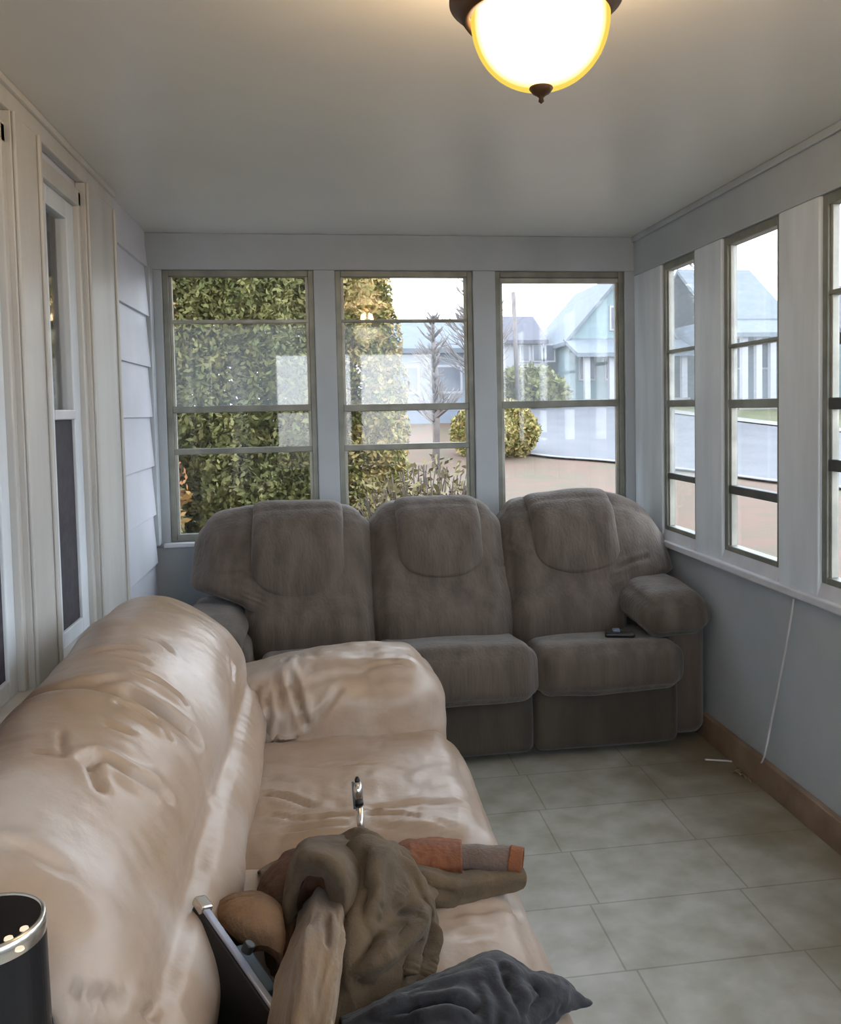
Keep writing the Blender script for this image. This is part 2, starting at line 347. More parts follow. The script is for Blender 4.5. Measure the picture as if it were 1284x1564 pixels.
for q in RW[3:]: window_right(*q, [(1.440,.017,'alu'), (1.095,.017,'aludark')], None)
WN[0] += 1; r = struct(empty('window_%d' % WN[0], (.4, YN-.06, .8)))
for a, b in ((-.5, .35), (.47, 1.32)):
    MB().box(a, b, YN-.064, YN-.06, .8, 2.1).build('pane', MT['glass'], r)
    MB().box(a, b, YN-.08, YN-.04, 1.43, 1.47).build('rail', MT['alu'], r)

# ---- left (house) wall: clapboards, casings, two tall windows
w = MB(); w.box(XL-.20, XL-.10, YN, D+.1, 0, H)
for a, b in ((YN, 1.3), (2.405, 2.625), (3.115, D)): w.box(XL-.101, XL-.012, a, b, 0, H)
for a, b in ((1.3, 2.405), (2.625, 3.115)): w.box(XL-.101, XL-.012, a, b, 2.16, H); w.box(XL-.101, XL-.012, a, b, 0, .70)
struct(w.build('wall_left', MT['siding']))
w = MB(); laps = [2.303, 2.128, 1.898, 1.662, 1.43, 1.20, .97, .74, .51, .28, .05]
for i in range(len(laps)-1):
    zt, zb = laps[i], laps[i+1]
    a = [(XL-.012, 3.54, zb), (XL+.012, 3.54, zb), (XL-.002, 3.54, zt), (XL-.012, 3.54, zt)]
    w.hexa(a, [(p[0], 4.215, p[2]) for p in a])
struct(w.build('trim_30', MT['siding'], bevel=.0015))
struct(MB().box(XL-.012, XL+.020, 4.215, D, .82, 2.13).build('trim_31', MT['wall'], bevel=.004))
struct(MB().box(XL-.012, XL+.018, YN, 3.54, 2.232, H).build('trim_32', MT['trim'], bevel=.006))       # frieze board
struct(MB().box(XL-.012, XL+.030, YN, 3.54, H-.022, H).build('trim_33', MT['trim'], bevel=.006))
struct(MB().box(XL-.012, XL+.004, YN, D, 0, .12).build('baseboard_left', MT['trim'], bevel=.004))
def casing(n, y0, y1, z0=.66, z1=2.232, d=.022):
    c = MB(); c.box(XL-.012, XL+d, y0, y1, z0, z1); c.box(XL+d, XL+d+.010, y0, y0+.02, z0, z1); c.box(XL+d, XL+d+.010, y1-.02, y1, z0, z1)
    struct(c.build('trim_%d' % n, MT['trim'], bevel=.004))
casing(34, 2.405, 2.625); casing(35, 3.115, 3.52); casing(36, 1.12, 1.32)
def window_left(y0, y1, gl0, gl1, ztop, zbot=.72):
    WN[0] += 1; r = struct(empty('window_%d' % WN[0], (XL-.03, (y0+y1)/2, zbot)))
    f = MB(); f.box(XL-.06, XL+.006, y0, y0+.03, zbot, 2.195); f.box(XL-.06, XL+.006, y1-.03, y1, zbot, 2.195); f.box(XL-.06, XL+.006, y0, y1, ztop+.06, 2.2); f.box(XL-.06, XL+.022, y0-.05, y1+.05, zbot-.04, zbot)
    f.build('window_frame', MT['trim'], r, bevel=.004)
    s = MB(); s.box(XL-.05, XL-.012, y0+.03, gl0, zbot, ztop+.06); s.box(XL-.05, XL-.012, gl1, y1-.03, zbot, ztop+.06)
    s.box(XL-.05, XL-.012, gl0, gl1, ztop, ztop+.06); s.box(XL-.05, XL-.012, gl0, gl1, zbot, zbot+.05)
    s.build('sash', MT['post'], r, bevel=.004)
    MB().box(XL-.048, XL-.008, gl0, gl1, 1.43, 1.462).build('meeting_rail', MT['sill'], r, bevel=.004)
    MB().box(XL-.034, XL-.031, gl0, gl1, 1.46, ztop).build('pane', MT['glass'], r)
    MB().box(XL-.026, XL-.022, gl0, gl1, zbot+.05, 1.432).build('screen', MT['screen'], r)
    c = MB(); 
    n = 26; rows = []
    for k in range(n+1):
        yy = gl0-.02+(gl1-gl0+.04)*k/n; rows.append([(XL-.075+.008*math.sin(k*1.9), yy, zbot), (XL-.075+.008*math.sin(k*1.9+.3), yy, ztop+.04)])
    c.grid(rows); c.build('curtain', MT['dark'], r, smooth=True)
window_left(2.625, 3.115, 2.79, 3.005, 2.085)
window_left(1.32, 2.405, 1.42, 2.315, 2.085)

# ================================================================== CEILING LAMP
lx, ly = .395, 1.5
lamp = empty('ceiling_light', (lx, ly, H)); tag(lamp, 'lit alabaster glass bowl ceiling light with bronze rim and finial', 'ceiling light')
MB().lathe([(0,H), (.075,H), (.08,H-.01), (.06,H-.03), (.02,H-.04), (.014,H-.06), (.014,2.15), (.03,2.145), (.03,2.13), (0,2.13)], (lx,ly,0)).build('canopy', MT['bronze'], lamp, smooth=True)
MB().lathe([(.118,2.132), (.140,2.150), (.150,2.150), (.150,2.142), (.136,2.130), (.124,2.112), (.116,2.116), (.118,2.132)], (lx-.008,ly,0), 64).build('rim', MT['bronze'], lamp, smooth=True)
m = bpy.data.materials.new('alabaster_glow'); m.use_nodes = True; n = m.node_tree; L = n.links; n.nodes.clear()
o_ = n.nodes.new('ShaderNodeOutputMaterial'); em = n.nodes.new('ShaderNodeEmission'); lw = n.nodes.new('ShaderNodeLayerWeight'); lw.inputs[0].default_value = .35
rr = n.nodes.new('ShaderNodeValToRGB'); rr.color_ramp.elements[0].color = (1,.90,.62,1); rr.color_ramp.elements[1].color = (.235,.17,.025,1); rr.color_ramp.elements[0].position = .12; rr.color_ramp.elements[1].position = .55
L.new(lw.outputs['Facing'], rr.inputs[0]); L.new(rr.outputs[0], em.inputs[0]); em.inputs[1].default_value = 1.2
gls = n.nodes.new('ShaderNodeBsdfGlossy'); gls.inputs['Roughness'].default_value = .1; mixs = n.nodes.new('ShaderNodeMixShader'); mixs.inputs[0].default_value = .05
L.new(em.outputs[0], mixs.inputs[1]); L.new(gls.outputs[0], mixs.inputs[2]); L.new(mixs.outputs[0], o_.inputs[0])
prof = [(.121*math.cos(a)**.9 if a < math.pi/2 else 0, 2.115-.118*math.sin(a)) for a in [i/24*math.pi/2 for i in range(25)]]
MB().lathe(prof, (lx,ly,0), 64).build('glass_bowl', m, lamp, smooth=True)
MB().lathe([(0,2.004), (.019,2.002), (.021,1.996), (.015,1.988), (.008,1.984), (.004,1.980), (.005,1.974), (0,1.970)], (lx,ly,0), 24).build('finial', MT['bronze'], lamp, smooth=True)
for (dx, dy, dz, p) in ((0, 0, 2.20, LAMP_W),):
    ld = bpy.data.lights.new('bulb', 'POINT'); ld.energy = p; ld.color = (1, .68, .37); ld.shadow_soft_size = .05
    lo = bpy.data.objects.new('bulb', ld); COL.objects.link(lo); lo.location = (lx+dx, ly+dy, dz); lo.parent = lamp; lo.matrix_parent_inverse = Matrix.Translation(lamp.location).inverted()

# ================================================================== TAUPE SOFA
sofa = empty('sofa', (.5, 3.75, 0)); tag(sofa, 'taupe velour three-seat reclining sofa under the far windows', 'sofa')
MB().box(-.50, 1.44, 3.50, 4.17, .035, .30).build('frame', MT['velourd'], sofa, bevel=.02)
for x in (-.42, 1.36):
    for y in (3.56, 4.1): MB().lathe([(0,0), (.02,0), (.025,.04), (0,.04)], (x, y, 0), 16).build('foot', MT['black'], sofa, smooth=True)
SEC = [(-.29, .185, -.555, .200), (.19, .825, .206, .796), (.832, 1.445, .802, 1.590)]
for k, (a, b, c, d) in enumerate(SEC):
    def fs(p, v):
        p[:, 2] += .018*np.exp(-((p[:, 1]-3.33)/.10)**2)*(v[:, 2] > 0)-.02*np.clip((p[:, 1]-3.4)/.3, 0, 1); return p
    y0 = 3.31 if k != 1 else 3.285
    zt = .455 if k != 1 else .475
    p, f = softbox(a, b, y0, 3.80, .272, zt, .062, .014, .020, fs)
    s = npmesh('seat_cushion', p, f, MT['velour'], sofa); rough(s, .008, 6, seed=k)
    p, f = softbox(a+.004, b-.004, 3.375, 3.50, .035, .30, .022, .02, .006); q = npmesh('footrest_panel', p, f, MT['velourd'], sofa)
    # backrest
    xc = (c+d)/2; hw = (d-c)/2; lo_l = a; lo_r = b
    if k == 0: lo_l, lo_r = -.33, .2
    if k == 1: lo_l, lo_r = .206, .800
    if k == 2: lo_l, lo_r = .806, 1.33
    top = 1.008 if k != 2 else 1.012
    def fb(p, v, c=c, d=d, lo_l=lo_l, lo_r=lo_r, k=k):
        z = p[:, 2].copy(); t = np.clip((z-.60)/.12, 0, 1); t = t*t*(3-2*t)
        xl_ = lo_l+(c-lo_l)*t; xr_ = lo_r+(d-lo_r)*t
        u = (p[:, 0]-c)/(d-c)
        p[:, 0] = xl_+(xr_-xl_)*u
        s_ = np.clip((z-.40)/.62, 0, 1)
        p[:, 1] += .26*s_**1.2                                # recline
        p[:, 1] -= .035*np.sin(np.clip((z-.42)/.25, 0, 1)*math.pi)*(v[:, 1] < 0)
        lu = 2*u-1
        drop = {0: .055*np.clip(-lu, 0, 1)**2.6+.03*np.clip(lu, 0, 1)**3, 1: .03*np.abs(lu)**3, 2: .035*np.clip(-lu, 0, 1)**3+.13*np.clip(lu, 0, 1)**3}[k]
        p[:, 2] -= drop*np.clip((z-.6)/.4, 0, 1)
        # sides turn back a little on the outer ends
        if k == 0: p[:, 1] += .05*np.clip(-lu-.5, 0, 1)
        if k == 2: p[:, 1] += .05*np.clip(lu-.5, 0, 1)
        return p
    p, f = softbox(c, d, 3.60, 3.86, .36, top, .095, .013, .022, fb)
    bk = npmesh('backrest', p, f, MT['velour'], sofa); rough(bk, .008, 5, seed=10+k)
    T = bvh(bk)
    # head pillow: swept pad lying on the backrest
    pl, pr_, zb = [(-.315, .085, .655), (.315, .700, .692), (.925, 1.325, .688)][k]
    nu, nv = 56, 64; rows = []; cy_, cz = 3.97, .84
    for i in range(nu+1):
        u = i/nu*2-1; x = (pl+pr_)/2+(pr_-pl)/2*u*(1-.0)
        th0 = -math.atan2(cz-zb, .30)+.10*abs(u)**2+.16*abs(u)**8; th1 = math.radians(103); row = []
        for j in range(nv+1):
            w_ = j/nv; th = th0+(th1-th0)*w_
            org = Vector((x, cy_-1.0*math.cos(th), cz+1.0*math.sin(th))); dr = (Vector((x, cy_, cz))-org).normalized()
            h = T.ray_cast(org, dr)
            if h[0] is None: h = (Vector((x, cy_, cz)), -dr)
            ed = max(0, 1-abs(u)**8)**.45*(max(0, math.sin(math.pi*w_))**.36 if w_ < .5 else max(0., math.sin(math.pi*w_))**.8)
            hh = -.012+.058*min(1, ed)
            row.append(tuple(h[0]+(-dr)*hh))
        rows.append(row)
    mb = MB(); mb.grid(rows); hp = mb.build('head_pillow', MT['velour'], bk, smooth=True); rough(hp, .004, 9, seed=30+k)
    L_ = []
    if k == 0: L_ = [([(335,880),(360,876),(388,884)], .008, .012), ([(350,950),(372,925),(392,905)], .008, .014), ([(362,975),(380,940),(398,915)], .007, .010)]
    if k == 1: L_ = [([(570,880),(600,878)], .008, .008), ([(740,862),(770,862)], .008, .010)]
    if k == 2: L_ = [([(940,868),(965,858),(990,850)], .009, .014), ([(938,880),(950,905),(958,930)], .008, .014), ([(955,875),(966,900),(970,920)], .008, .012), ([(775,830),(810,850)], .008, .008)]
    if L_: creases_px(bk, L_)
# arms
for sd, (x0, x1) in (('l', (-.60, -.315)), ('r', (1.405, 1.588))):
    p, f = softbox(x0, x1, 3.42, 4.15, .04, .53, .05, .02, .012); a_ = npmesh('arm_panel', p, f, MT['velour'], sofa)
for x0, x1 in ((-.60, -.34), (1.30, 1.600)):
    def fa(p, v, xc=(x0+x1)/2):
        t = np.clip((p[:, 1]-3.36)/.3, 0, 1); p[:, 2] -= .02*(1-t)**2
        p[:, 2] -= 1.1*np.clip(np.abs(p[:, 0]-xc)-.10, 0, 1)**2*(v[:, 2] > -.5)*2
        return p
    p, f = softbox(x0, x1, 3.36, 4.02, .49, .656 if x0 > 0 else .61, .085, .013, .018, fa); ar = npmesh('arm_pad', p, f, MT['velour'], sofa); rough(ar, .008, 7, seed=40)
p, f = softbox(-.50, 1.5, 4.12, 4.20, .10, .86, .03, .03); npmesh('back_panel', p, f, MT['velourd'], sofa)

# remote on right seat
T = bvh(bpy.data.objects['seat_cushion.002']); rc = Vector(cast(T, 946, 973))
rm = empty('remote_control', tuple(rc)); tag(rm, 'small black remote control on the right seat of the taupe sofa', 'remote control')
Rm = Matrix.Rotation(math.radians(-14), 3, 'Z')
def rot(p, v): return np.array([tuple(rc+Rm@Vector(q)) for q in p])
p, f = softbox(-.062, .062, -.022, .022, .002, .022, .008, .006, fn=rot); npmesh('body', p, f, MT['black'], rm)
p, f = softbox(-.03, .002, -.014, .014, .020, .036, .006, .005, fn=rot); npmesh('button_pad', p, f, MT['bluegrey'], rm)
RMO = rm

# ================================================================== LEATHER LOVESEAT
ls = empty('loveseat', (-.15, 1.95, 0)); tag(ls, 'cream tan leather loveseat with wrinkled cushions along the left wall', 'loveseat')
YA, YE = 1.09, 2.93
prof = [(-.27,.36), (-.21,.41), (-.188,.47), (-.185,.53), (-.215,.59), (-.250,.615), (-.255,.65), (-.265,.695), (-.305,.765), (-.375,.830), (-.455,.872), (-.535,.885), (-.61,.862), (-.66,.80), (-.685,.72), (-.695,.55), (-.705,.35), (-.71,.08)]
pc = catmull(prof, 150); C0 = np.array([-.47, .42]); rows = []; NY = 190
for i in range(NY+1):
    t = i/NY; y = YA+(YE-YA)*t
    e = 1.0
    dist = min((YE-y)/.30, 1); e1 = (1-(1-dist)**2.4)**(1/2.4)
    dist2 = min((y-YA)/.16, 1); e2 = (1-(1-dist2)**2.4)**(1/2.4)
    e = min(e1, e2); row = []
    seam = math.exp(-((y-1.86)/.02)**2)
    for j, q in enumerate(pc):
        s = j/150; k = (.42 if e1 < e2 else .55)
        sc = k+(1-k)*e
        v = C0+(q-C0)*sc
        if q[1] < .3 and s > .5: v = q*1.0; v[0] = C0[0]+(q[0]-C0[0])*sc
        # puffy variation between the two pillows
        up = max(0, min(1, (q[1]-.6)/.1))*(1 if s < .75 else 0)
        bul = .020*math.sin(min(1, max(0, (y-1.86)/1.0))*math.pi) if y > 1.86 else .018*math.sin(min(1, max(0, (1.86-y)/.7))*math.pi*.8+.2)-.030*min(1, (1.86-y)/.25)
        dirv = (q-C0)/np.linalg.norm(q-C0); v = v+dirv*bul*up-dirv*.028*seam*up
        row.append((v[0], y, v[1]))
    rows.append(row)
mb = MB(); mb.grid(rows)
# end caps
for rw, flip in ((0, 0), (NY, 1)):
    base = rw*151; mb.f.append(tuple(base+j for j in range(151)))
back = mb.build('back_cushion', MT['leather'], ls, smooth=True)
rough(back, .012, 5, seed=2); rough(back, .0015, 22, (1, 1.6, 1), seed=4)
creases_px(back, [
 ([(209,1030),(245,1048),(281,1075)], .007, .022), ([(196,1058),(255,1093),(304,1134)], .008, .026), ([(183,1076),(222,1096),(258,1127)], .007, .022),
 ([(216,972),(240,980),(262,996)], .008, .010), ([(131,1165),(154,1158),(196,1184),(255,1219)], .012, .020), ([(131,1165),(146,1190),(152,1206)], .009, .012),
 ([(50,1150),(95,1155)], .006, .007), ([(95,1155),(94,1115)], .006, .007), ([(110,1050),(144,1044),(190,1036)], .011, .010),
 ([(130,1000),(180,990),(215,992)], .010, .009), ([(0,1290),(50,1300),(100,1330)], .012, .007), ([(95,1516),(150,1523),(235,1553)], .006, .016),
 ([(180,1000),(225,1012)], .008, .008), ([(160,1105),(200,1120)], .008, .008), ([(354,1010),(356,1040)], .007, .010)])
for j, (a, b) in enumerate(((1.93, 2.66), (1.11, 1.92))):
    p, f = softbox(-.27, .385, a, b, .26, .450, .085, .012, .018)
    s = npmesh('seat_cushion', p, f, MT['leather'], ls); rough(s, .008, 6, seed=6+j)
    if j == 0: creases_px(s, [([(399,1213),(433,1217),(478,1233)], .008, .012), ([(436,1270),(529,1258)], .007, .010), ([(560,1244),(611,1244),(697,1268)], .007, .011),
        ([(573,1261),(640,1268),(700,1282)], .006, .010), ([(567,1234),(640,1226),(714,1233)], .009, .009), ([(400,1160),(480,1170),(560,1165)], .010, .006), ([(410,1245),(470,1252),(540,1243)], .007, .009), ([(405,1185),(450,1195)], .007, .008)])
    else: creases_px(s, [([(690,1395),(740,1390),(790,1400)], .010, .008), ([(700,1430),(745,1425)], .008, .007)])
    rough(s, .003, 20, (2, .8, 1), seed=8+j)
p, f = softbox(-.66, .33, 1.18, 2.85, .06, .30, .04, .04); npmesh('frame', p, f, MT['leatherdark'], ls)
# arms
for j, (y0, y1) in enumerate(((2.60, 2.98), (.80, 1.125))):
    def fa(p, v, y0=y0, y1=y1):
        yc = (y0+y1)/2
        p[:, 2] -= .10*np.clip((-.02-p[:, 0])/.28, 0, 1)**1.0*(v[:, 2] > 0)*np.where(p[:, 0] > -.26, 1, 1)*.55
        p[:, 2] -= .035*np.clip((p[:, 0]-.22)/.15, 0, 1)**2
        return p
    p, f = softbox(-.42 if j == 0 else -.62, .355, y0, y1, .30, .650 if j == 0 else .595, .11, .012, .02, fa if j == 0 else None)
    a_ = npmesh('armrest', p, f, MT['leather'], ls); rough(a_, .012, 6, seed=11+j)
    if j == 0:
        creases_px(a_, [([(436,1008),(447,1042),(457,1073),(467,1108)], .009, 0.0330), ([(406,1063),(412,1097),(402,1131)], .009, 0.0270), ([(420,1030),(430,1070),(424,1120)], .008, 0.0180),
            ([(480,1040),(530,1028),(560,1030)], .009, 0.0120), ([(470,1110),(500,1080),(520,1050)], .009, 0.0120), ([(560,1020),(600,1012),(630,1018)], .008, 0.0105), ([(378,1010),(392,1050),(396,1090)], .009, 0.0210), ([(455,1000),(478,1022)], .006, 0.0120)])
        rough(a_, .004, 18, (1, 1, 1), seed=13)
    p, f = softbox(-.60, .34, y0+.04, y1-.03, .06, .36, .04, .03); npmesh('arm_panel', p, f, MT['leather'], ls)
for x in (-.58, .24):
    for y in (1.0, 2.82): MB().box(x, x+.06, y, y+.06, 0, .065).build('foot', MT['black'], ls, bevel=.004)

# ================================================================== SMALL THINGS ON THE LOVESEAT
# speaker with ring
ex, ey, ez = -.400, 1.045, .635
T = bvh(bpy.data.objects['armrest.001']); h = T.ray_cast(Vector((ex, ey, 2)), Vector((0,0,-1))); ez = h[0].z-.003 if h[0] else .6
zt = .856
sp = empty('smart_speaker', (ex, ey, ez)); tag(sp, 'black cylindrical device with shiny rimmed top and lit dots on loveseat arm', 'speaker')
MB().lathe([(0,ez), (.064,ez), (.067,ez+.008), (.064,ez+.06), (.062,zt-.022), (0,zt-.022)], (ex,ey,0), 64).build('body', MT['black'], sp, smooth=False)
MB().lathe([(.0645,ez+.10), (.0662,ez+.102), (.0662,ez+.106), (.0645,ez+.108)], (ex,ey,0), 64).build('seam_band', MT['aludark'], sp, smooth=True)
MB().lathe([(.0622,zt-.022), (.0635,zt-.012), (.0625,zt-.003), (.060,zt), (.0570,zt-.001), (.0565,zt-.006)], (ex,ey,0), 64).build('rim', MT['chrome'], sp, smooth=True)
MB().lathe([(0,zt-.002), (.0565,zt-.002), (.0568,zt-.010), (0,zt-.010)], (ex,ey,0), 64).build('top_panel', MT['gloss'], sp)
for (a, b) in ((13,1433), (37,1418), (30,1449)):
    c = at(a, b, Z=zt-.001); MB().lathe([(0,.001), (.0045,.001), (.005,-.001), (0,-.001)], tuple(c), 20).build('indicator', emit('indicator_glow', (1,.82,.6,1), .12), sp)

# black case with silver rail
A = at(297, 1378, Z=.615); B = at(440, 1585, Z=.515)
u = (B-A).normalized(); vdir = Vector((-.30, -.10, -1)); vdir = (vdir-u*vdir.dot(u)).normalized(); n_ = u.cross(vdir).normalized()
if n_.x < 0: n_ = -n_
def obox(mb, O, ul, vl, nl, o=(0,0,0)):
    P = O+u*o[0]+vdir*o[1]+n_*o[2]
    a = [P, P+u*ul, P+u*ul+vdir*vl, P+vdir*vl]; return mb.hexa([tuple(q) for q in a], [tuple(q+n_*nl) for q in a])
cs = empty('hard_case', tuple(A)); tag(cs, 'black hard case with silver edge rail wedged between loveseat back and jacket', 'case')
LN = (B-A).length
obox(MB(), A, LN, .15, .022).build('shell', MT['black'], cs, bevel=.004)
obox(MB(), A, LN, .006, .013, (0, -.006, .001)).build('edge_rail', MT['railgrey'], cs, bevel=.002)
obox(MB(), A, .03, .016, .024, (-.004, -.010, -.003)).build('corner_guard', MT['chrome'], cs, bevel=.004)
obox(MB(), A, .10, .040, .035, (.10, .004, .014)).build('latch', MT['bluegrey'], cs, bevel=.006)
kc = at(383, 1452, Z=.585); MB().tube([kc-n_*.01, kc+Vector((.0,-.006,.016))], .0095, 20).build('knob', MT['black'], cs, smooth=False, bevel=.002)
obox(MB(), A, .014, .02, .006, (.052, .085, -.006)).build('clip', MT['chrome'], cs, bevel=.002)

# brown jacket
def G(rows): return [[tuple(at(a, b, Z=z)) for a, b, z in r] for r in rows]
jk = empty('jacket', tuple(at(550, 1420, Z=.46))); tag(jk, 'crumpled olive brown jacket with rust lining heaped on the leather loveseat', 'jacket')
body = G([[(395,1345,.44),(455,1300,.47),(530,1292,.47),(600,1300,.46),(640,1335,.44)],
 [(398,1335,.50),(455,1330,.50),(545,1277,.63),(612,1303,.59),(668,1372,.50)],
 [(402,1430,.47),(470,1410,.49),(560,1370,.59),(632,1380,.555),(669,1420,.49)],
 [(405,1500,.47),(480,1480,.50),(560,1470,.535),(622,1470,.51),(663,1478,.46)],
 [(410,1600,.46),(490,1580,.475),(550,1560,.46),(610,1545,.455),(652,1500,.445)]])
def pl(pts): return [tuple(at(a, b, Z=z)) for a, b, z in pts]
jb = cloth('body', body, MT['olive'], jk, 90, 90, [
 (pl([(600,1310,.60),(640,1345,.56),(662,1385,.52)]), .010, -.010),
 (pl([(650,1385,.54),(610,1420,.55),(565,1470,.54),(530,1520,.52)]), .014, -.018),
 (pl([(615,1375,.56),(580,1415,.56),(545,1465,.55),(515,1520,.54)]), .012, .026),
 (pl([(575,1320,.61),(578,1360,.60),(570,1400,.58)]), .009, -.012),
 (pl([(555,1310,.62),(560,1360,.60),(548,1420,.57)]), .010, .018),
 (pl([(660,1410,.5),(640,1460,.5),(610,1500,.48)]), .012, .016),
 (pl([(600,1340,.58),(610,1390,.56),(590,1440,.55)]), .010, .012)], amp=.008, fs=11)
co, no = getco(jb); ap = np.array(at(598, 1300, Z=.60)); dx = co[:, 0]-ap[0]; dy = co[:, 1]-ap[1]; th = np.arctan2(dx, -dy); rr0 = np.hypot(dx, dy)
w_ = np.clip(rr0/.10, 0, 1)*np.clip(1.4-rr0/.5, 0, 1)
pl8 = 1-2*np.abs(np.sin(th*3.0+.9*np.sin(rr0*9)+.4))**.8
setco(jb, co+no*(np.sign(no[:, 2:3])*(pl8*w_*.013)[:, None]))
# hood-like arch with dark hollow
rows = []
rim = [(440,1440,.50),(437,1388,.55),(446,1340,.59),(462,1303,.655),(505,1312,.655),(530,1350,.62),(533,1400,.57)]
inn = [(450,1450,.49),(450,1402,.53),(456,1364,.57),(468,1335,.60),(492,1338,.60),(505,1368,.58),(508,1410,.54)]
back_ = [(430,1440,.47),(440,1400,.49),(452,1372,.52),(470,1352,.54),(485,1356,.54),(492,1378,.52),(496,1410,.49)]
outer = [(432,1442,.46),(428,1385,.48),(438,1328,.52),(468,1285,.58),(535,1280,.59),(572,1320,.57),(568,1390,.53)]
cloth('hood', G([outer, rim, inn]), MT['olive'], jk, 30, 70, amp=.007, fs=20, seed=5, thick=.008)
inw = G([inn])[0]; cloth('hood_lining', [[(a, b, c-.006) for a, b, c in inw], [(a+.004, b+.02, max(.47, c-.06)) for a, b, c in inw], [(a, b+.035, .462) for a, b, c in inw]], MT['brownlin'], jk, 16, 50, amp=.003, fs=20, seed=6, thick=.003)
# long tan front sleeve running toward the viewer
sl = [[(462,1375,.53),(478,1355,.55),(502,1352,.565),(522,1368,.57),(534,1400,.56)],
      [(440,1450,.55),(462,1430,.60),(490,1428,.615),(514,1436,.60),(526,1460,.56)],
      [(424,1510,.54),(446,1490,.595),(478,1486,.61),(506,1490,.595),(522,1510,.55)],
      [(408,1580,.52),(432,1560,.575),(466,1555,.59),(496,1560,.575),(512,1580,.53)],
      [(395,1660,.48),(420,1640,.52),(455,1635,.53),(485,1640,.52),(500,1650,.48)]]
slv = cloth('sleeve', G(sl), MT['tan'], jk, 80, 50, [
 (pl([(500,1385,.60),(500,1440,.61),(488,1500,.60),(470,1575,.58)]), .005, .007), (pl([(522,1400,.59),(518,1450,.59),(505,1510,.59),(488,1580,.57)]), .004, -.006),
 (pl([(478,1400,.60),(466,1460,.60),(452,1530,.59),(440,1600,.57)]), .006, .006)], amp=.004, fs=12, seed=9, stretch=(2,.6,1))
co, no = getco(slv); jj = np.arange(len(co)) % 51/50.
co = co+np.sign(no[:, 2:3])*no*(.0065*(1-2*np.abs(np.sin(math.pi*(2.6*jj+.12*np.sin(np.arange(len(co))//51*.09))))**.7))[:, None]; setco(slv, co)
MB().tube(catmull([co[i*51+45]+np.array((0,0,.003)) for i in range(14, 81, 6)], 40), .0026, 8).build('seam', MT['cuffedge'], jk, smooth=True)
# dark lining showing on the left
cloth('front_lining', G([[(388,1400,.48),(398,1350,.50),(428,1308,.52),(455,1296,.53)], [(400,1430,.50),(414,1370,.54),(438,1328,.56),(460,1308,.57)], [(430,1470,.50),(440,1420,.53),(450,1390,.54),(462,1360,.55)], [(440,1530,.47),(450,1480,.49),(455,1450,.50),(465,1420,.50)]]), MT['brownlin'], jk, 40, 40, amp=.008, fs=18, seed=12)
# right hand sleeve: rust lining, taupe tube, cuff, olive flap
cloth('sleeve_lining', G([[(590,1305,.47),(620,1283,.475),(655,1282,.475),(705,1284,.475)], [(595,1312,.53),(625,1292,.54),(660,1290,.535),(705,1292,.53)], [(600,1335,.54),(630,1320,.53),(665,1325,.52),(706,1325,.52)], [(610,1350,.46),(640,1350,.46),(670,1345,.46),(706,1345,.46)]]), MT['rust'], jk, 30, 40, amp=.006, fs=22, seed=15)
def tubepath(px, rad, flat, m, name, n=40, k=28, amp=.004, seed=1):
    P = catmull([tuple(at(a, b, Z=z)) for a, b, z in px], n); rows = []
    for i, p in enumerate(P):
        p = Vector(p); t = (Vector(P[min(i+1, n)])-Vector(P[max(i-1, 0)])).normalized(); a = t.cross(Vector((0,0,1))).normalized(); b = a.cross(t)
        r = rad[0]+(rad[1]-rad[0])*i/n
        rows.append([tuple(p+a*r*math.cos(2*math.pi*q/k)+b*r*flat*math.sin(2*math.pi*q/k)) for q in range(k)])
    mb = MB(); mb.grid(rows, cv=True); o = mb.build(name, m, jk, smooth=True); rough(o, amp, 25, seed=seed)
    o.modifiers.new('s', 'SOLIDIFY').thickness = .006; return o
tubepath([(672,1312,.500),(730,1312,.500),(785,1315,.497)], (.036,.036), .75, MT['taupe'], 'sleeve', seed=3)
tubepath([(778,1315,.497),(798,1318,.495)], (.0375,.036), .78, MT['rust'], 'cuff', n=10, amp=.002, seed=4)
fl4 = [[(322,1392,.545),(350,1368,.57),(390,1362,.58),(420,1376,.57),(430,1395,.55)], [(330,1404,.555),(355,1388,.585),(392,1383,.595),(422,1397,.58),(432,1418,.555)],
 [(352,1424,.555),(372,1415,.58),(400,1414,.585),(425,1427,.57),(432,1448,.55)], [(385,1450,.535),(395,1443,.55),(410,1444,.555),(426,1458,.545),(430,1475,.52)]]
cloth('cuff_flap', G(fl4), MT['khaki'], jk, 40, 50, [(pl([(340,1385,.57),(380,1374,.585),(418,1384,.575)]), .004, .005), (pl([(345,1396,.57),(385,1385,.59),(420,1398,.575)]), .004, .005)], amp=.003, fs=16, seed=31)
cloth('cuff_lining', G([[(a-4, b+10, z-.03) for a, b, z in q] for q in fl4]), MT['brownlin'], jk, 30, 30, amp=.004, fs=18, seed=33)
cloth('hem_flap', G([[(596,1318,.53),(640,1322,.53),(690,1332,.505),(745,1330,.49),(800,1328,.485)], [(606,1335,.53),(640,1345,.525),(690,1352,.505),(745,1342,.495),(804,1338,.485)], [(610,1350,.50),(645,1370,.49),(690,1374,.475),(745,1362,.47),(803,1350,.465)], [(605,1365,.46),(645,1385,.458),(690,1388,.46),(745,1372,.458),(800,1356,.455)]]), MT['olive'], jk, 40, 60, [
 (pl([(640,1340,.53),(670,1360,.50),(700,1368,.49)]), .008, .010)], amp=.004, fs=16, seed=18)

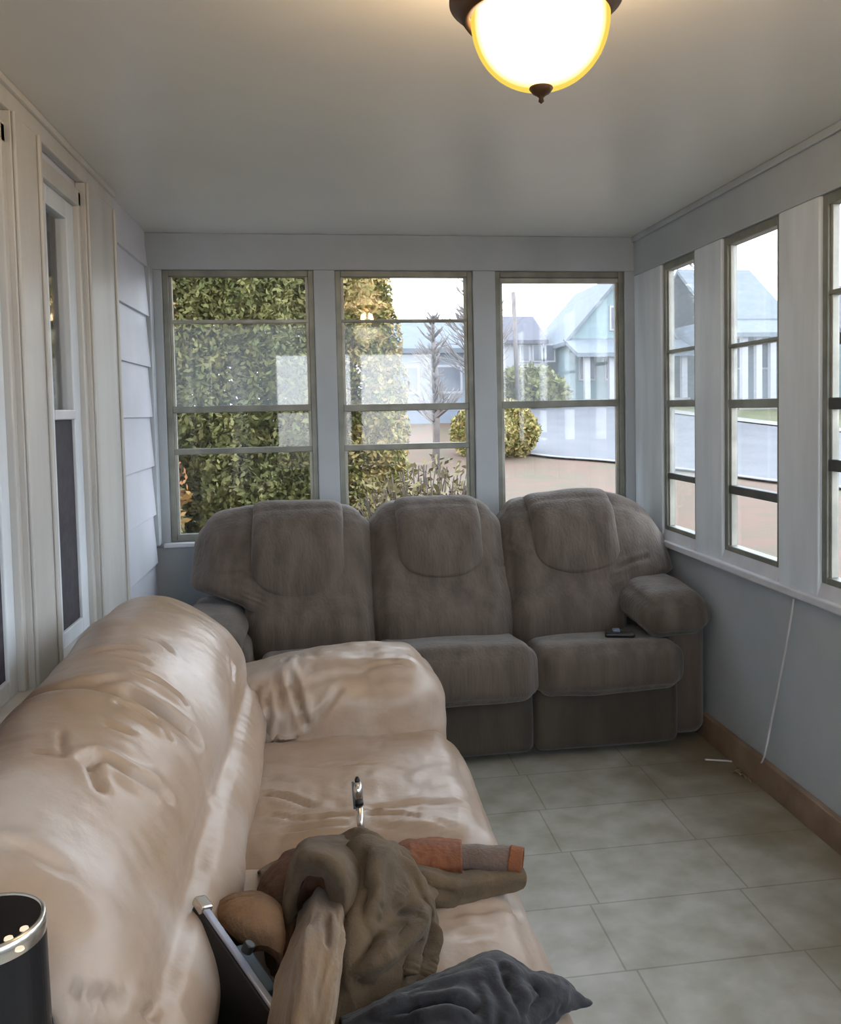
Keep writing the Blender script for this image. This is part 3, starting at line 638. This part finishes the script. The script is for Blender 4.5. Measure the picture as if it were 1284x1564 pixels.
# slim silver tool standing out of the folds
b0 = at(552, 1276, Z=.50); b1 = b0+Vector((-.004, .028, .155))
Ya = b0.y
p1 = at(545, 1186, Y=Ya+.04)
pen = empty('pen', tuple(b0)); tag(pen, 'slim silver pen-like tube with black tip standing upright beside the jacket', 'pen')
ax = p1-b0
MB().tube([b0-ax*.12, b0+ax*.52], .0080, 20).build('barrel', MT['chrome'], pen, smooth=True)
MB().tube([b0+ax*.50, b0+ax*.60], .0100, 20).build('grip_ring', MT['black'], pen, smooth=True)
MB().tube([b0+ax*.60, b0+ax*.78, b0+ax*.9], [.0095, .0110, .0085], 20).build('cap', MT['chrome'], pen, smooth=True)
MB().tube([b0+ax*.89, b0+ax*.95, b0+ax*1.0], [.0055, .0060, .003], 16).build('tip', MT['black'], pen, smooth=True)
sd = Vector((-.0105, 0, 0)); MB().tube([b0+ax*.45+sd, b0+ax*.92+sd], .0028, 10).build('clip', MT['bluegrey'], pen, smooth=True)

# charcoal garment
dk = empty('shirt', tuple(at(690, 1540, Z=.45))); tag(dk, 'crumpled charcoal garment at the near edge of the leather loveseat', 'garment')
cloth('fabric', G([[(518,1556,.455),(605,1515,.465),(690,1480,.47),(758,1459,.475),(820,1484,.46),(865,1497,.445),(903,1536,.415)],
 [(520,1562,.50),(610,1530,.525),(690,1498,.535),(762,1466,.53),(815,1492,.505),(862,1502,.465),(901,1537,.42)],
 [(520,1590,.50),(612,1562,.52),(690,1540,.535),(762,1515,.525),(808,1520,.505),(848,1522,.475),(888,1541,.425)],
 [(518,1640,.49),(612,1610,.50),(690,1590,.52),(755,1575,.505),(798,1568,.485),(826,1556,.465),(862,1548,.440)],
 [(515,1720,.46),(612,1700,.465),(690,1680,.47),(745,1660,.465),(775,1640,.462),(806,1610,.460),(835,1580,.450)]]), MT['char'], dk, 70, 110, [
 (pl([(590,1545,.53),(660,1540,.53),(725,1542,.53)]), .008, .020), (pl([(600,1527,.53),(670,1508,.53),(740,1490,.53)]), .009, -.010),
 (pl([(760,1470,.53),(775,1510,.52),(790,1550,.50)]), .009, .012), (pl([(810,1500,.51),(830,1520,.49),(800,1550,.49)]), .008, .012), (pl([(730,1500,.53),(745,1540,.52),(740,1570,.51)]), .008, -.010), (pl([(560,1558,.52),(640,1568,.52)]), .008, .012)], amp=.009, fs=13, seed=22).name = 'fabric'

# white cord down the right wall and along the floor
pts = [at(1212,915,X=XR-.006), at(1205,960,X=XR-.004), at(1192,1030,X=XR-.004), at(1178,1100,X=XR-.004), at(1165,1160,X=XR-.019), at(1150,1170,Z=.008), at(1118,1163,Z=.006), at(1076,1160,Z=.006)]
cv = catmull([tuple(p) for p in pts], 80)
tag(MB().tube(cv, .0038, 8).build('cord', MT['cord'], smooth=True), 'thin white cord hanging down the right wall onto the floor', 'cord')
# small crumbs of debris by the baseboard
dp = at(1145, 1182, Z=.01)
mb = MB()
db = tag(mb, None) if False else None
mb = MB(); rr_ = random.Random(3)
for k in range(9):
    a = dp+Vector((rr_.uniform(-.06,.05), rr_.uniform(-.06,.06), 0)); l = rr_.uniform(.02,.05); t = rr_.uniform(0, 3.1)
    mb.tube([(a.x, a.y, .005), (a.x+l*math.cos(t)*.5, a.y+l*math.sin(t)*.5, .012), (a.x+l*math.cos(t), a.y+l*math.sin(t), .004)], .003, 6)
tag(mb.build('floor_debris', MT['base'], smooth=True), 'small pile of brown twigs and debris on the floor by the right baseboard', 'debris', kind='stuff')

# ================================================================== OUTSIDE
def gh(x, y):
    t = min(1, max(0, (y-22)/24)); return -.45+2.1*t*t*(3-2*t)*1.0
MT['yard'] = mat('leafy_yard', srgb(116,86,70), srgb(98,88,66), 1.2, .9, .4, 9, detail=8)
MT['lawn'] = mat('pale_grass', srgb(116,114,82), srgb(102,104,78), 1.0, .95, detail=6)
MT['road'] = mat('asphalt', srgb(116,116,121), srgb(107,107,112), .8, .85)
MT['concrete'] = mat('kerb_concrete', srgb(160,156,152), srgb(146,142,138), 2, .8)
for k_ in ('yard','lawn','road','concrete'): darker(MT[k_], .62)
def sheet(name, poly_fn, m, xs, ys, dz=0):
    mb = MB(); mb.grid([[(x, y, gh(x, y)+dz) for y in ys] for x in xs]); return mb.build(name, m, smooth=True)
o = struct(sheet('ground_yard', None, MT['yard'], np.linspace(-60, 90, 60), np.linspace(-40, 120, 130)))
near = [(30,3), (17,9), (11.2,16.5), (10.2,22.5), (8.9,25.6), (7.0,27.5), (5.8,31), (8.2,38), (11.8,46), (14,60)]
far = [(52,16), (32,21), (24.5,26.5), (19.5,31.5), (17,35), (15.2,39), (15.6,46), (18,60)]
Na = catmull([(*p, 0) for p in near], 70); Fa = catmull([(*p, 0) for p in far], 70)
def strip(name, A_, B_, m, dz, k=8):
    rows = []
    for a, b in zip(A_, B_):
        rows.append([(a[0]+(b[0]-a[0])*t/k, a[1]+(b[1]-a[1])*t/k, gh(0, a[1]+(b[1]-a[1])*t/k)+dz) for t in range(k+1)])
    return MB().grid(rows).build(name, m, smooth=True)
struct(strip('road', Na, Fa, MT['road'], .04))
def off(A_, B_, d): return [a+(b-a)/max(np.linalg.norm(b-a), .01)*d for a, b in zip(A_, B_)]
struct(strip('kerb_near', off(Na, Fa, -.12), off(Na, Fa, .1), MT['concrete'], .09, 1)); struct(strip('kerb_far', off(Fa, Na, .1), off(Fa, Na, -.9), MT['concrete'], .09, 1))
far2 = [np.array(p)*1.0+np.array([30, 22, 0]) for p in Fa]
struct(strip('lawn_across_road', off(Fa, Na, -.9), far2, MT['lawn'], .07))

def foliage(name, pts, nrm, size, m, parent):
    n = len(pts); a = rng.normal(size=(n, 3)); a /= np.linalg.norm(a, axis=1)[:, None]; b = np.cross(a, rng.normal(size=(n, 3))); b /= np.linalg.norm(b, axis=1)[:, None]
    s = size*rng.uniform(.6, 1.4, (n, 1)); v = np.empty((n, 4, 3)); v[:, 0] = pts-a*s; v[:, 1] = pts+b*s*.45; v[:, 2] = pts+a*s; v[:, 3] = pts-b*s*.45
    me = bpy.data.meshes.new(name); me.vertices.add(n*4); me.vertices.foreach_set('co', v.ravel()); me.loops.add(n*4); me.loops.foreach_set('vertex_index', np.arange(n*4, dtype=np.int32))
    me.polygons.add(n); me.polygons.foreach_set('loop_start', np.arange(0, n*4, 4, dtype=np.int32)); me.polygons.foreach_set('loop_total', np.full(n, 4, dtype=np.int32)); me.update(); me.validate()
    return link(name, me, m, parent, False)
MT['leaf1'] = mat('yellow_green_foliage', srgb(104,104,46), srgb(150,130,78), 9, .8, detail=8, ramp=(.42,.58))
MT['leaf2'] = mat('dark_green_foliage', srgb(80,86,42), srgb(116,110,62), 9, .8, detail=8)
MT['leafr'] = mat('red_brown_foliage', srgb(168,100,66), srgb(150,120,60), 5, .8, detail=6)
MT['leafb'] = mat('brown_green_foliage', srgb(112,98,70), srgb(128,118,76), 9, .8, detail=8)
MT['bark'] = mat('bark', srgb(92,80,70), srgb(70,60,52), 10, .9, .5, 30)
MT['twig'] = mat('pale_twigs', srgb(116,108,106), srgb(100,94,92), 5, .9)
def conifer(x, y, r, z1, n, m, label, grp=None):
    t = empty('evergreen_tree', (x, y, gh(x, y))); tag(t, label, 'tree', grp)
    z0 = gh(x, y); MB().tube([(x, y, z0-.05), (x, y, z0+(z1-z0)*.9)], [.09, .03], 8).build('trunk', MT['bark'], t, smooth=True)
    h = rng.uniform(0, 1, n)**.9; th = rng.uniform(0, 2*math.pi, n); q = rng.uniform(0, 1, n)
    R = r*(np.clip(1.12-h**1.8, .08, 1))*(.84+.10*np.sin(th*5+h*18)+.07*np.sin(th*11-h*41))*(1-.5*q**2.2)
    p = np.stack([x+R*np.cos(th), y+R*np.sin(th), z0+.08+(z1-z0)*h], 1)
    foliage('foliage', p, None, .028, m, t)
conifer(-1.85, 6.5, .92, 5.6, 120000, MT['leaf1'], 'tall yellow-green arborvitae outside the left pane of the left far window')
conifer(-.55, 6.9, .78, 5.2, 110000, MT['leaf2'], 'tall green arborvitae outside the right half of the left far window')
conifer(-1.1, 8.6, 1.3, 5.6, 60000, MT['leaf1'], 'arborvitae standing behind the two in front of the left far window')
conifer(.26, 7.8, .58, 4.4, 70000, MT['leaf1'], 'arborvitae whose edge fills the left of the middle far window')
def bush(name, c, rad, n, m, label, size=.05, twigs=40, cat='bush'):
    t = empty(name, (c[0], c[1], gh(0, c[1]))); tag(t, label, cat)
    q = rng.normal(size=(n, 3)); q /= np.linalg.norm(q, axis=1)[:, None]; q *= rng.uniform(.45, 1, (n, 1))**.4
    lump = 1+.18*np.sin(q[:, :1]*7+q[:, 1:2]*5)
    p = np.array(c)+q*np.array(rad)*lump; foliage('foliage', p, None, size, m, t)
    mb = MB()
    for k in range(twigs):
        a = np.array([c[0]+random.uniform(-.2, .2)*rad[0], c[1]+random.uniform(-.2, .2)*rad[1], gh(0, c[1])]); d = rng.normal(size=3); d[2] = abs(d[2])+.3; d /= np.linalg.norm(d); b = np.array(c)+d*np.array(rad)*1.05
        mb.tube([a, (a+b)/2+rng.normal(size=3)*.05, b], [.014, .009, .004], 5)
    mb.build('branches', MT['bark'], t, smooth=True)
bush('shrub', (.75, 6.2, .35), (.62, .45, .66), 4500, MT['leafb'], 'tangled low shrub with bare twigs outside the middle far window', .028, 150)
sc_ = at(758, 655, Y=28)
bush('shrub', (sc_.x, 28, sc_.z-.1), (1.35, 1.2, .95), 16000, MT['leaf1'], 'green rounded bush beside the road at the lower left of the right far window', .085, 20)
bush('shrub', (-1.15, 5.55, .95), (.28, .22, .42), 900, MT['leafr'], 'reddish leafy shrub in front of the arborvitae', .035, 14)
bush('shrub', (9.8, 41.5, 2.2), (2.2, 1.4, 1.2), 3500, MT['leaf2'], 'distant green bush below the house with the dark roof', .2, 6)
bush('shrub', (15.0, 39.6, 1.4), (.9, .8, .6), 1500, MT['leaf2'], 'small dark bush beside the road in front of the pale teal house', .15, 5)
def baretree(x, y, hgt, label, spread=1.0):
    z0 = gh(x, y); t = empty('bare_tree', (x, y, z0)); tag(t, label, 'tree')
    MB().tube([(x, y, z0), (x+.1, y, z0+hgt*.45), (x, y, z0+hgt*.9)], [.22*hgt/9, .13*hgt/9, .03], 8).build('trunk', MT['twig'], t, smooth=True)
    mb = MB()
    for k in range(90):
        a = z0+hgt*random.uniform(.25, .9); th = random.uniform(0, 6.28); l = hgt*.33*spread*random.uniform(.4, 1)*(1.15-(a-z0)/hgt)
        e_ = (x+l*math.cos(th), y+l*math.sin(th), a+l*random.uniform(.4, 1.1)); md = (x+l*.5*math.cos(th+.1), y+l*.5*math.sin(th), a+l*.35)
        mb.tube([(x, y, a), md, e_], [.05, .03, .012], 5)
        for q in range(3):
            t2 = th+random.uniform(-.9, .9); mb.tube([md, (md[0]+l*.45*math.cos(t2), md[1]+l*.45*math.sin(t2), md[2]+l*random.uniform(.3, .6))], [.02, .008], 4)
    mb.build('branches', MT['twig'], t, smooth=True)
baretree(6.2, 34, 7.5, 'bare pale tree seen in the middle far window'); baretree(3.4, 26, 5.0, 'slender bare tree behind the tangled shrub', .8)
baretree(8.0, 43, 8.0, 'bare tree left of the dark roofed white house'); baretree(23.5, 50, 13, 'bare tree rising above the roofs right of the corner post')
pz = at(791, 600, Y=38)
up = empty('utility_pole', (pz.x, 38, gh(0,38))); tag(up, 'thin grey utility pole in front of the dark roofed white house', 'pole')
MB().tube([(pz.x, 38, gh(0,38)), (pz.x-.15, 38, 6.6)], .10, 10).build('post', MT['twig'], up, smooth=True)
# houses
MT['hw'] = mat('white_siding', srgb(180,180,186), srgb(172,172,178), 1, .7, .3, 3, (.1,.1,8)); MT['ht'] = mat('pale_teal_siding', srgb(132,152,156), srgb(124,146,152), 1, .7, .3, 3, (.1,.1,8))
MT['hg'] = mat('blue_grey_siding', srgb(124,132,144), srgb(116,126,138), 1, .7, .3, 3, (.1,.1,8)); MT['rd'] = mat('grey_shingles', srgb(98,97,108), srgb(90,88,98), 3, .9); MT['rl'] = mat('pale_shingles', srgb(118,125,134), srgb(108,116,124), 3, .9)
MT['wg'] = mat('dark_window', srgb(84,88,100), srgb(70,76,88), 1, .2)
for k_ in ('hw','ht','hg','rd','rl'): darker(MT[k_], .75)
def house(x0, x1, y0, y1, zw, zr, wallm, roofm, label, gable='x', wins=(), porch=False):
    zb = gh(0, y0)-.3; t = empty('house', ((x0+x1)/2, (y0+y1)/2, zb)); tag(t, label, 'house')
    w = MB().box(x0, x1, y0, y1, zb, zw); xm, ym = (x0+x1)/2, (y0+y1)/2
    if gable == 'x': w.hexa([(x0,y0,zw),(xm,y0,zr-.01),(xm,y0,zr),(x1,y0,zw)], [(x0,y1,zw),(xm,y1,zr-.01),(xm,y1,zr),(x1,y1,zw)])
    w.build('wall', wallm, t)
    e = .35; r = MB()
    if gable == 'x':
        for xs, xe in ((x0-e, xm), (x1+e, xm)):
            zz = zw-e*(zr-zw)/(xm-x0); r.hexa([(xs,y0-e,zz),(xe,y0-e,zr),(xe,y0-e,zr+.2),(xs,y0-e,zz+.2)], [(xs,y1+e,zz),(xe,y1+e,zr),(xe,y1+e,zr+.2),(xs,y1+e,zz+.2)])
    else:
        for ys, ye in ((y0-e, ym), (y1+e, ym)):
            zz = zw-e*(zr-zw)/(ym-y0); r.hexa([(x0-e,ys,zz),(x0-e,ye,zr),(x0-e,ye,zr+.2),(x0-e,ys,zz+.2)], [(x1+e,ys,zz),(x1+e,ye,zr),(x1+e,ye,zr+.2),(x1+e,ys,zz+.2)])
    r.build('roof', roofm, t)
    for (a, b, c_, d_) in wins:
        wf = MB().box(a-.1, b+.1, y0-.08, y0, c_-.1, d_+.1).build('window', MT['hw'], t); MB().box(a, b, y0-.12, y0-.08, c_, d_).build('pane', MT['wg'], wf)
    if porch:
        MB().box(x0, x1, y0-2.2, y0, zb, zb+.5).build('porch_floor', MT['concrete'], t); rf = MB().hexa([(x0-.3,y0-2.5,zw-1.1),(x1+.3,y0-2.5,zw-1.1),(x1+.3,y0,zw-.2),(x0-.3,y0,zw-.2)], [(x0-.3,y0-2.5,zw-.9),(x1+.3,y0-2.5,zw-.9),(x1+.3,y0,zw),(x0-.3,y0,zw)]).build('porch_roof', roofm, t)
        nC = 5
        for k in range(nC): xx = x0+.3+(x1-x0-.6)*k/(nC-1); MB().box(xx-.14, xx+.14, y0-2.2, y0-1.92, zb+.5, zw-1.0).build('column', MT['hw'], t)
house(9.3, 11.9, 46, 52, 5.05, 6.5, MT['hw'], MT['rd'], 'white house with steep dark grey roof seen in the right far window', 'y', [(10.8,11.2,4.0,4.8), (11.5,11.9,4.0,4.8), (12.2,12.6,4.0,4.8)])
house(12.9, 18.6, 44, 52, 5.0, 8.2, MT['ht'], MT['rl'], 'big pale teal gabled house at the right of the far window', 'x', [(13.5,14.2,2.9,4.4), (14.9,15.6,2.9,4.4), (15.2,16.2,5.5,6.6), (16.8,17.4,2.9,4.4)], True)
house(19.2, 22.6, 40, 48, 5.6, 8.4, MT['hg'], MT['rl'], 'tall blue-grey house seen through the narrow window by the corner', 'y', [(19.8,20.5,3.2,4.6), (21.2,21.9,3.2,4.6)], True)
house(23.9, 31, 36, 44, 4.1, 7.0, MT['ht'], MT['rd'], 'long pale teal house with grey roof and white porch columns across the road', 'y', [(24.2,25.4,2.2,3.4), (26.8,28,2.2,3.4)], True)
house(2.2, 6.4, 36, 44, 3.9, 5.3, MT['hg'], MT['rl'], 'low blue-grey house behind the bare trees in the middle far window', 'y', [(3,4,2.2,3.2), (4.8,5.8,2.2,3.2)])
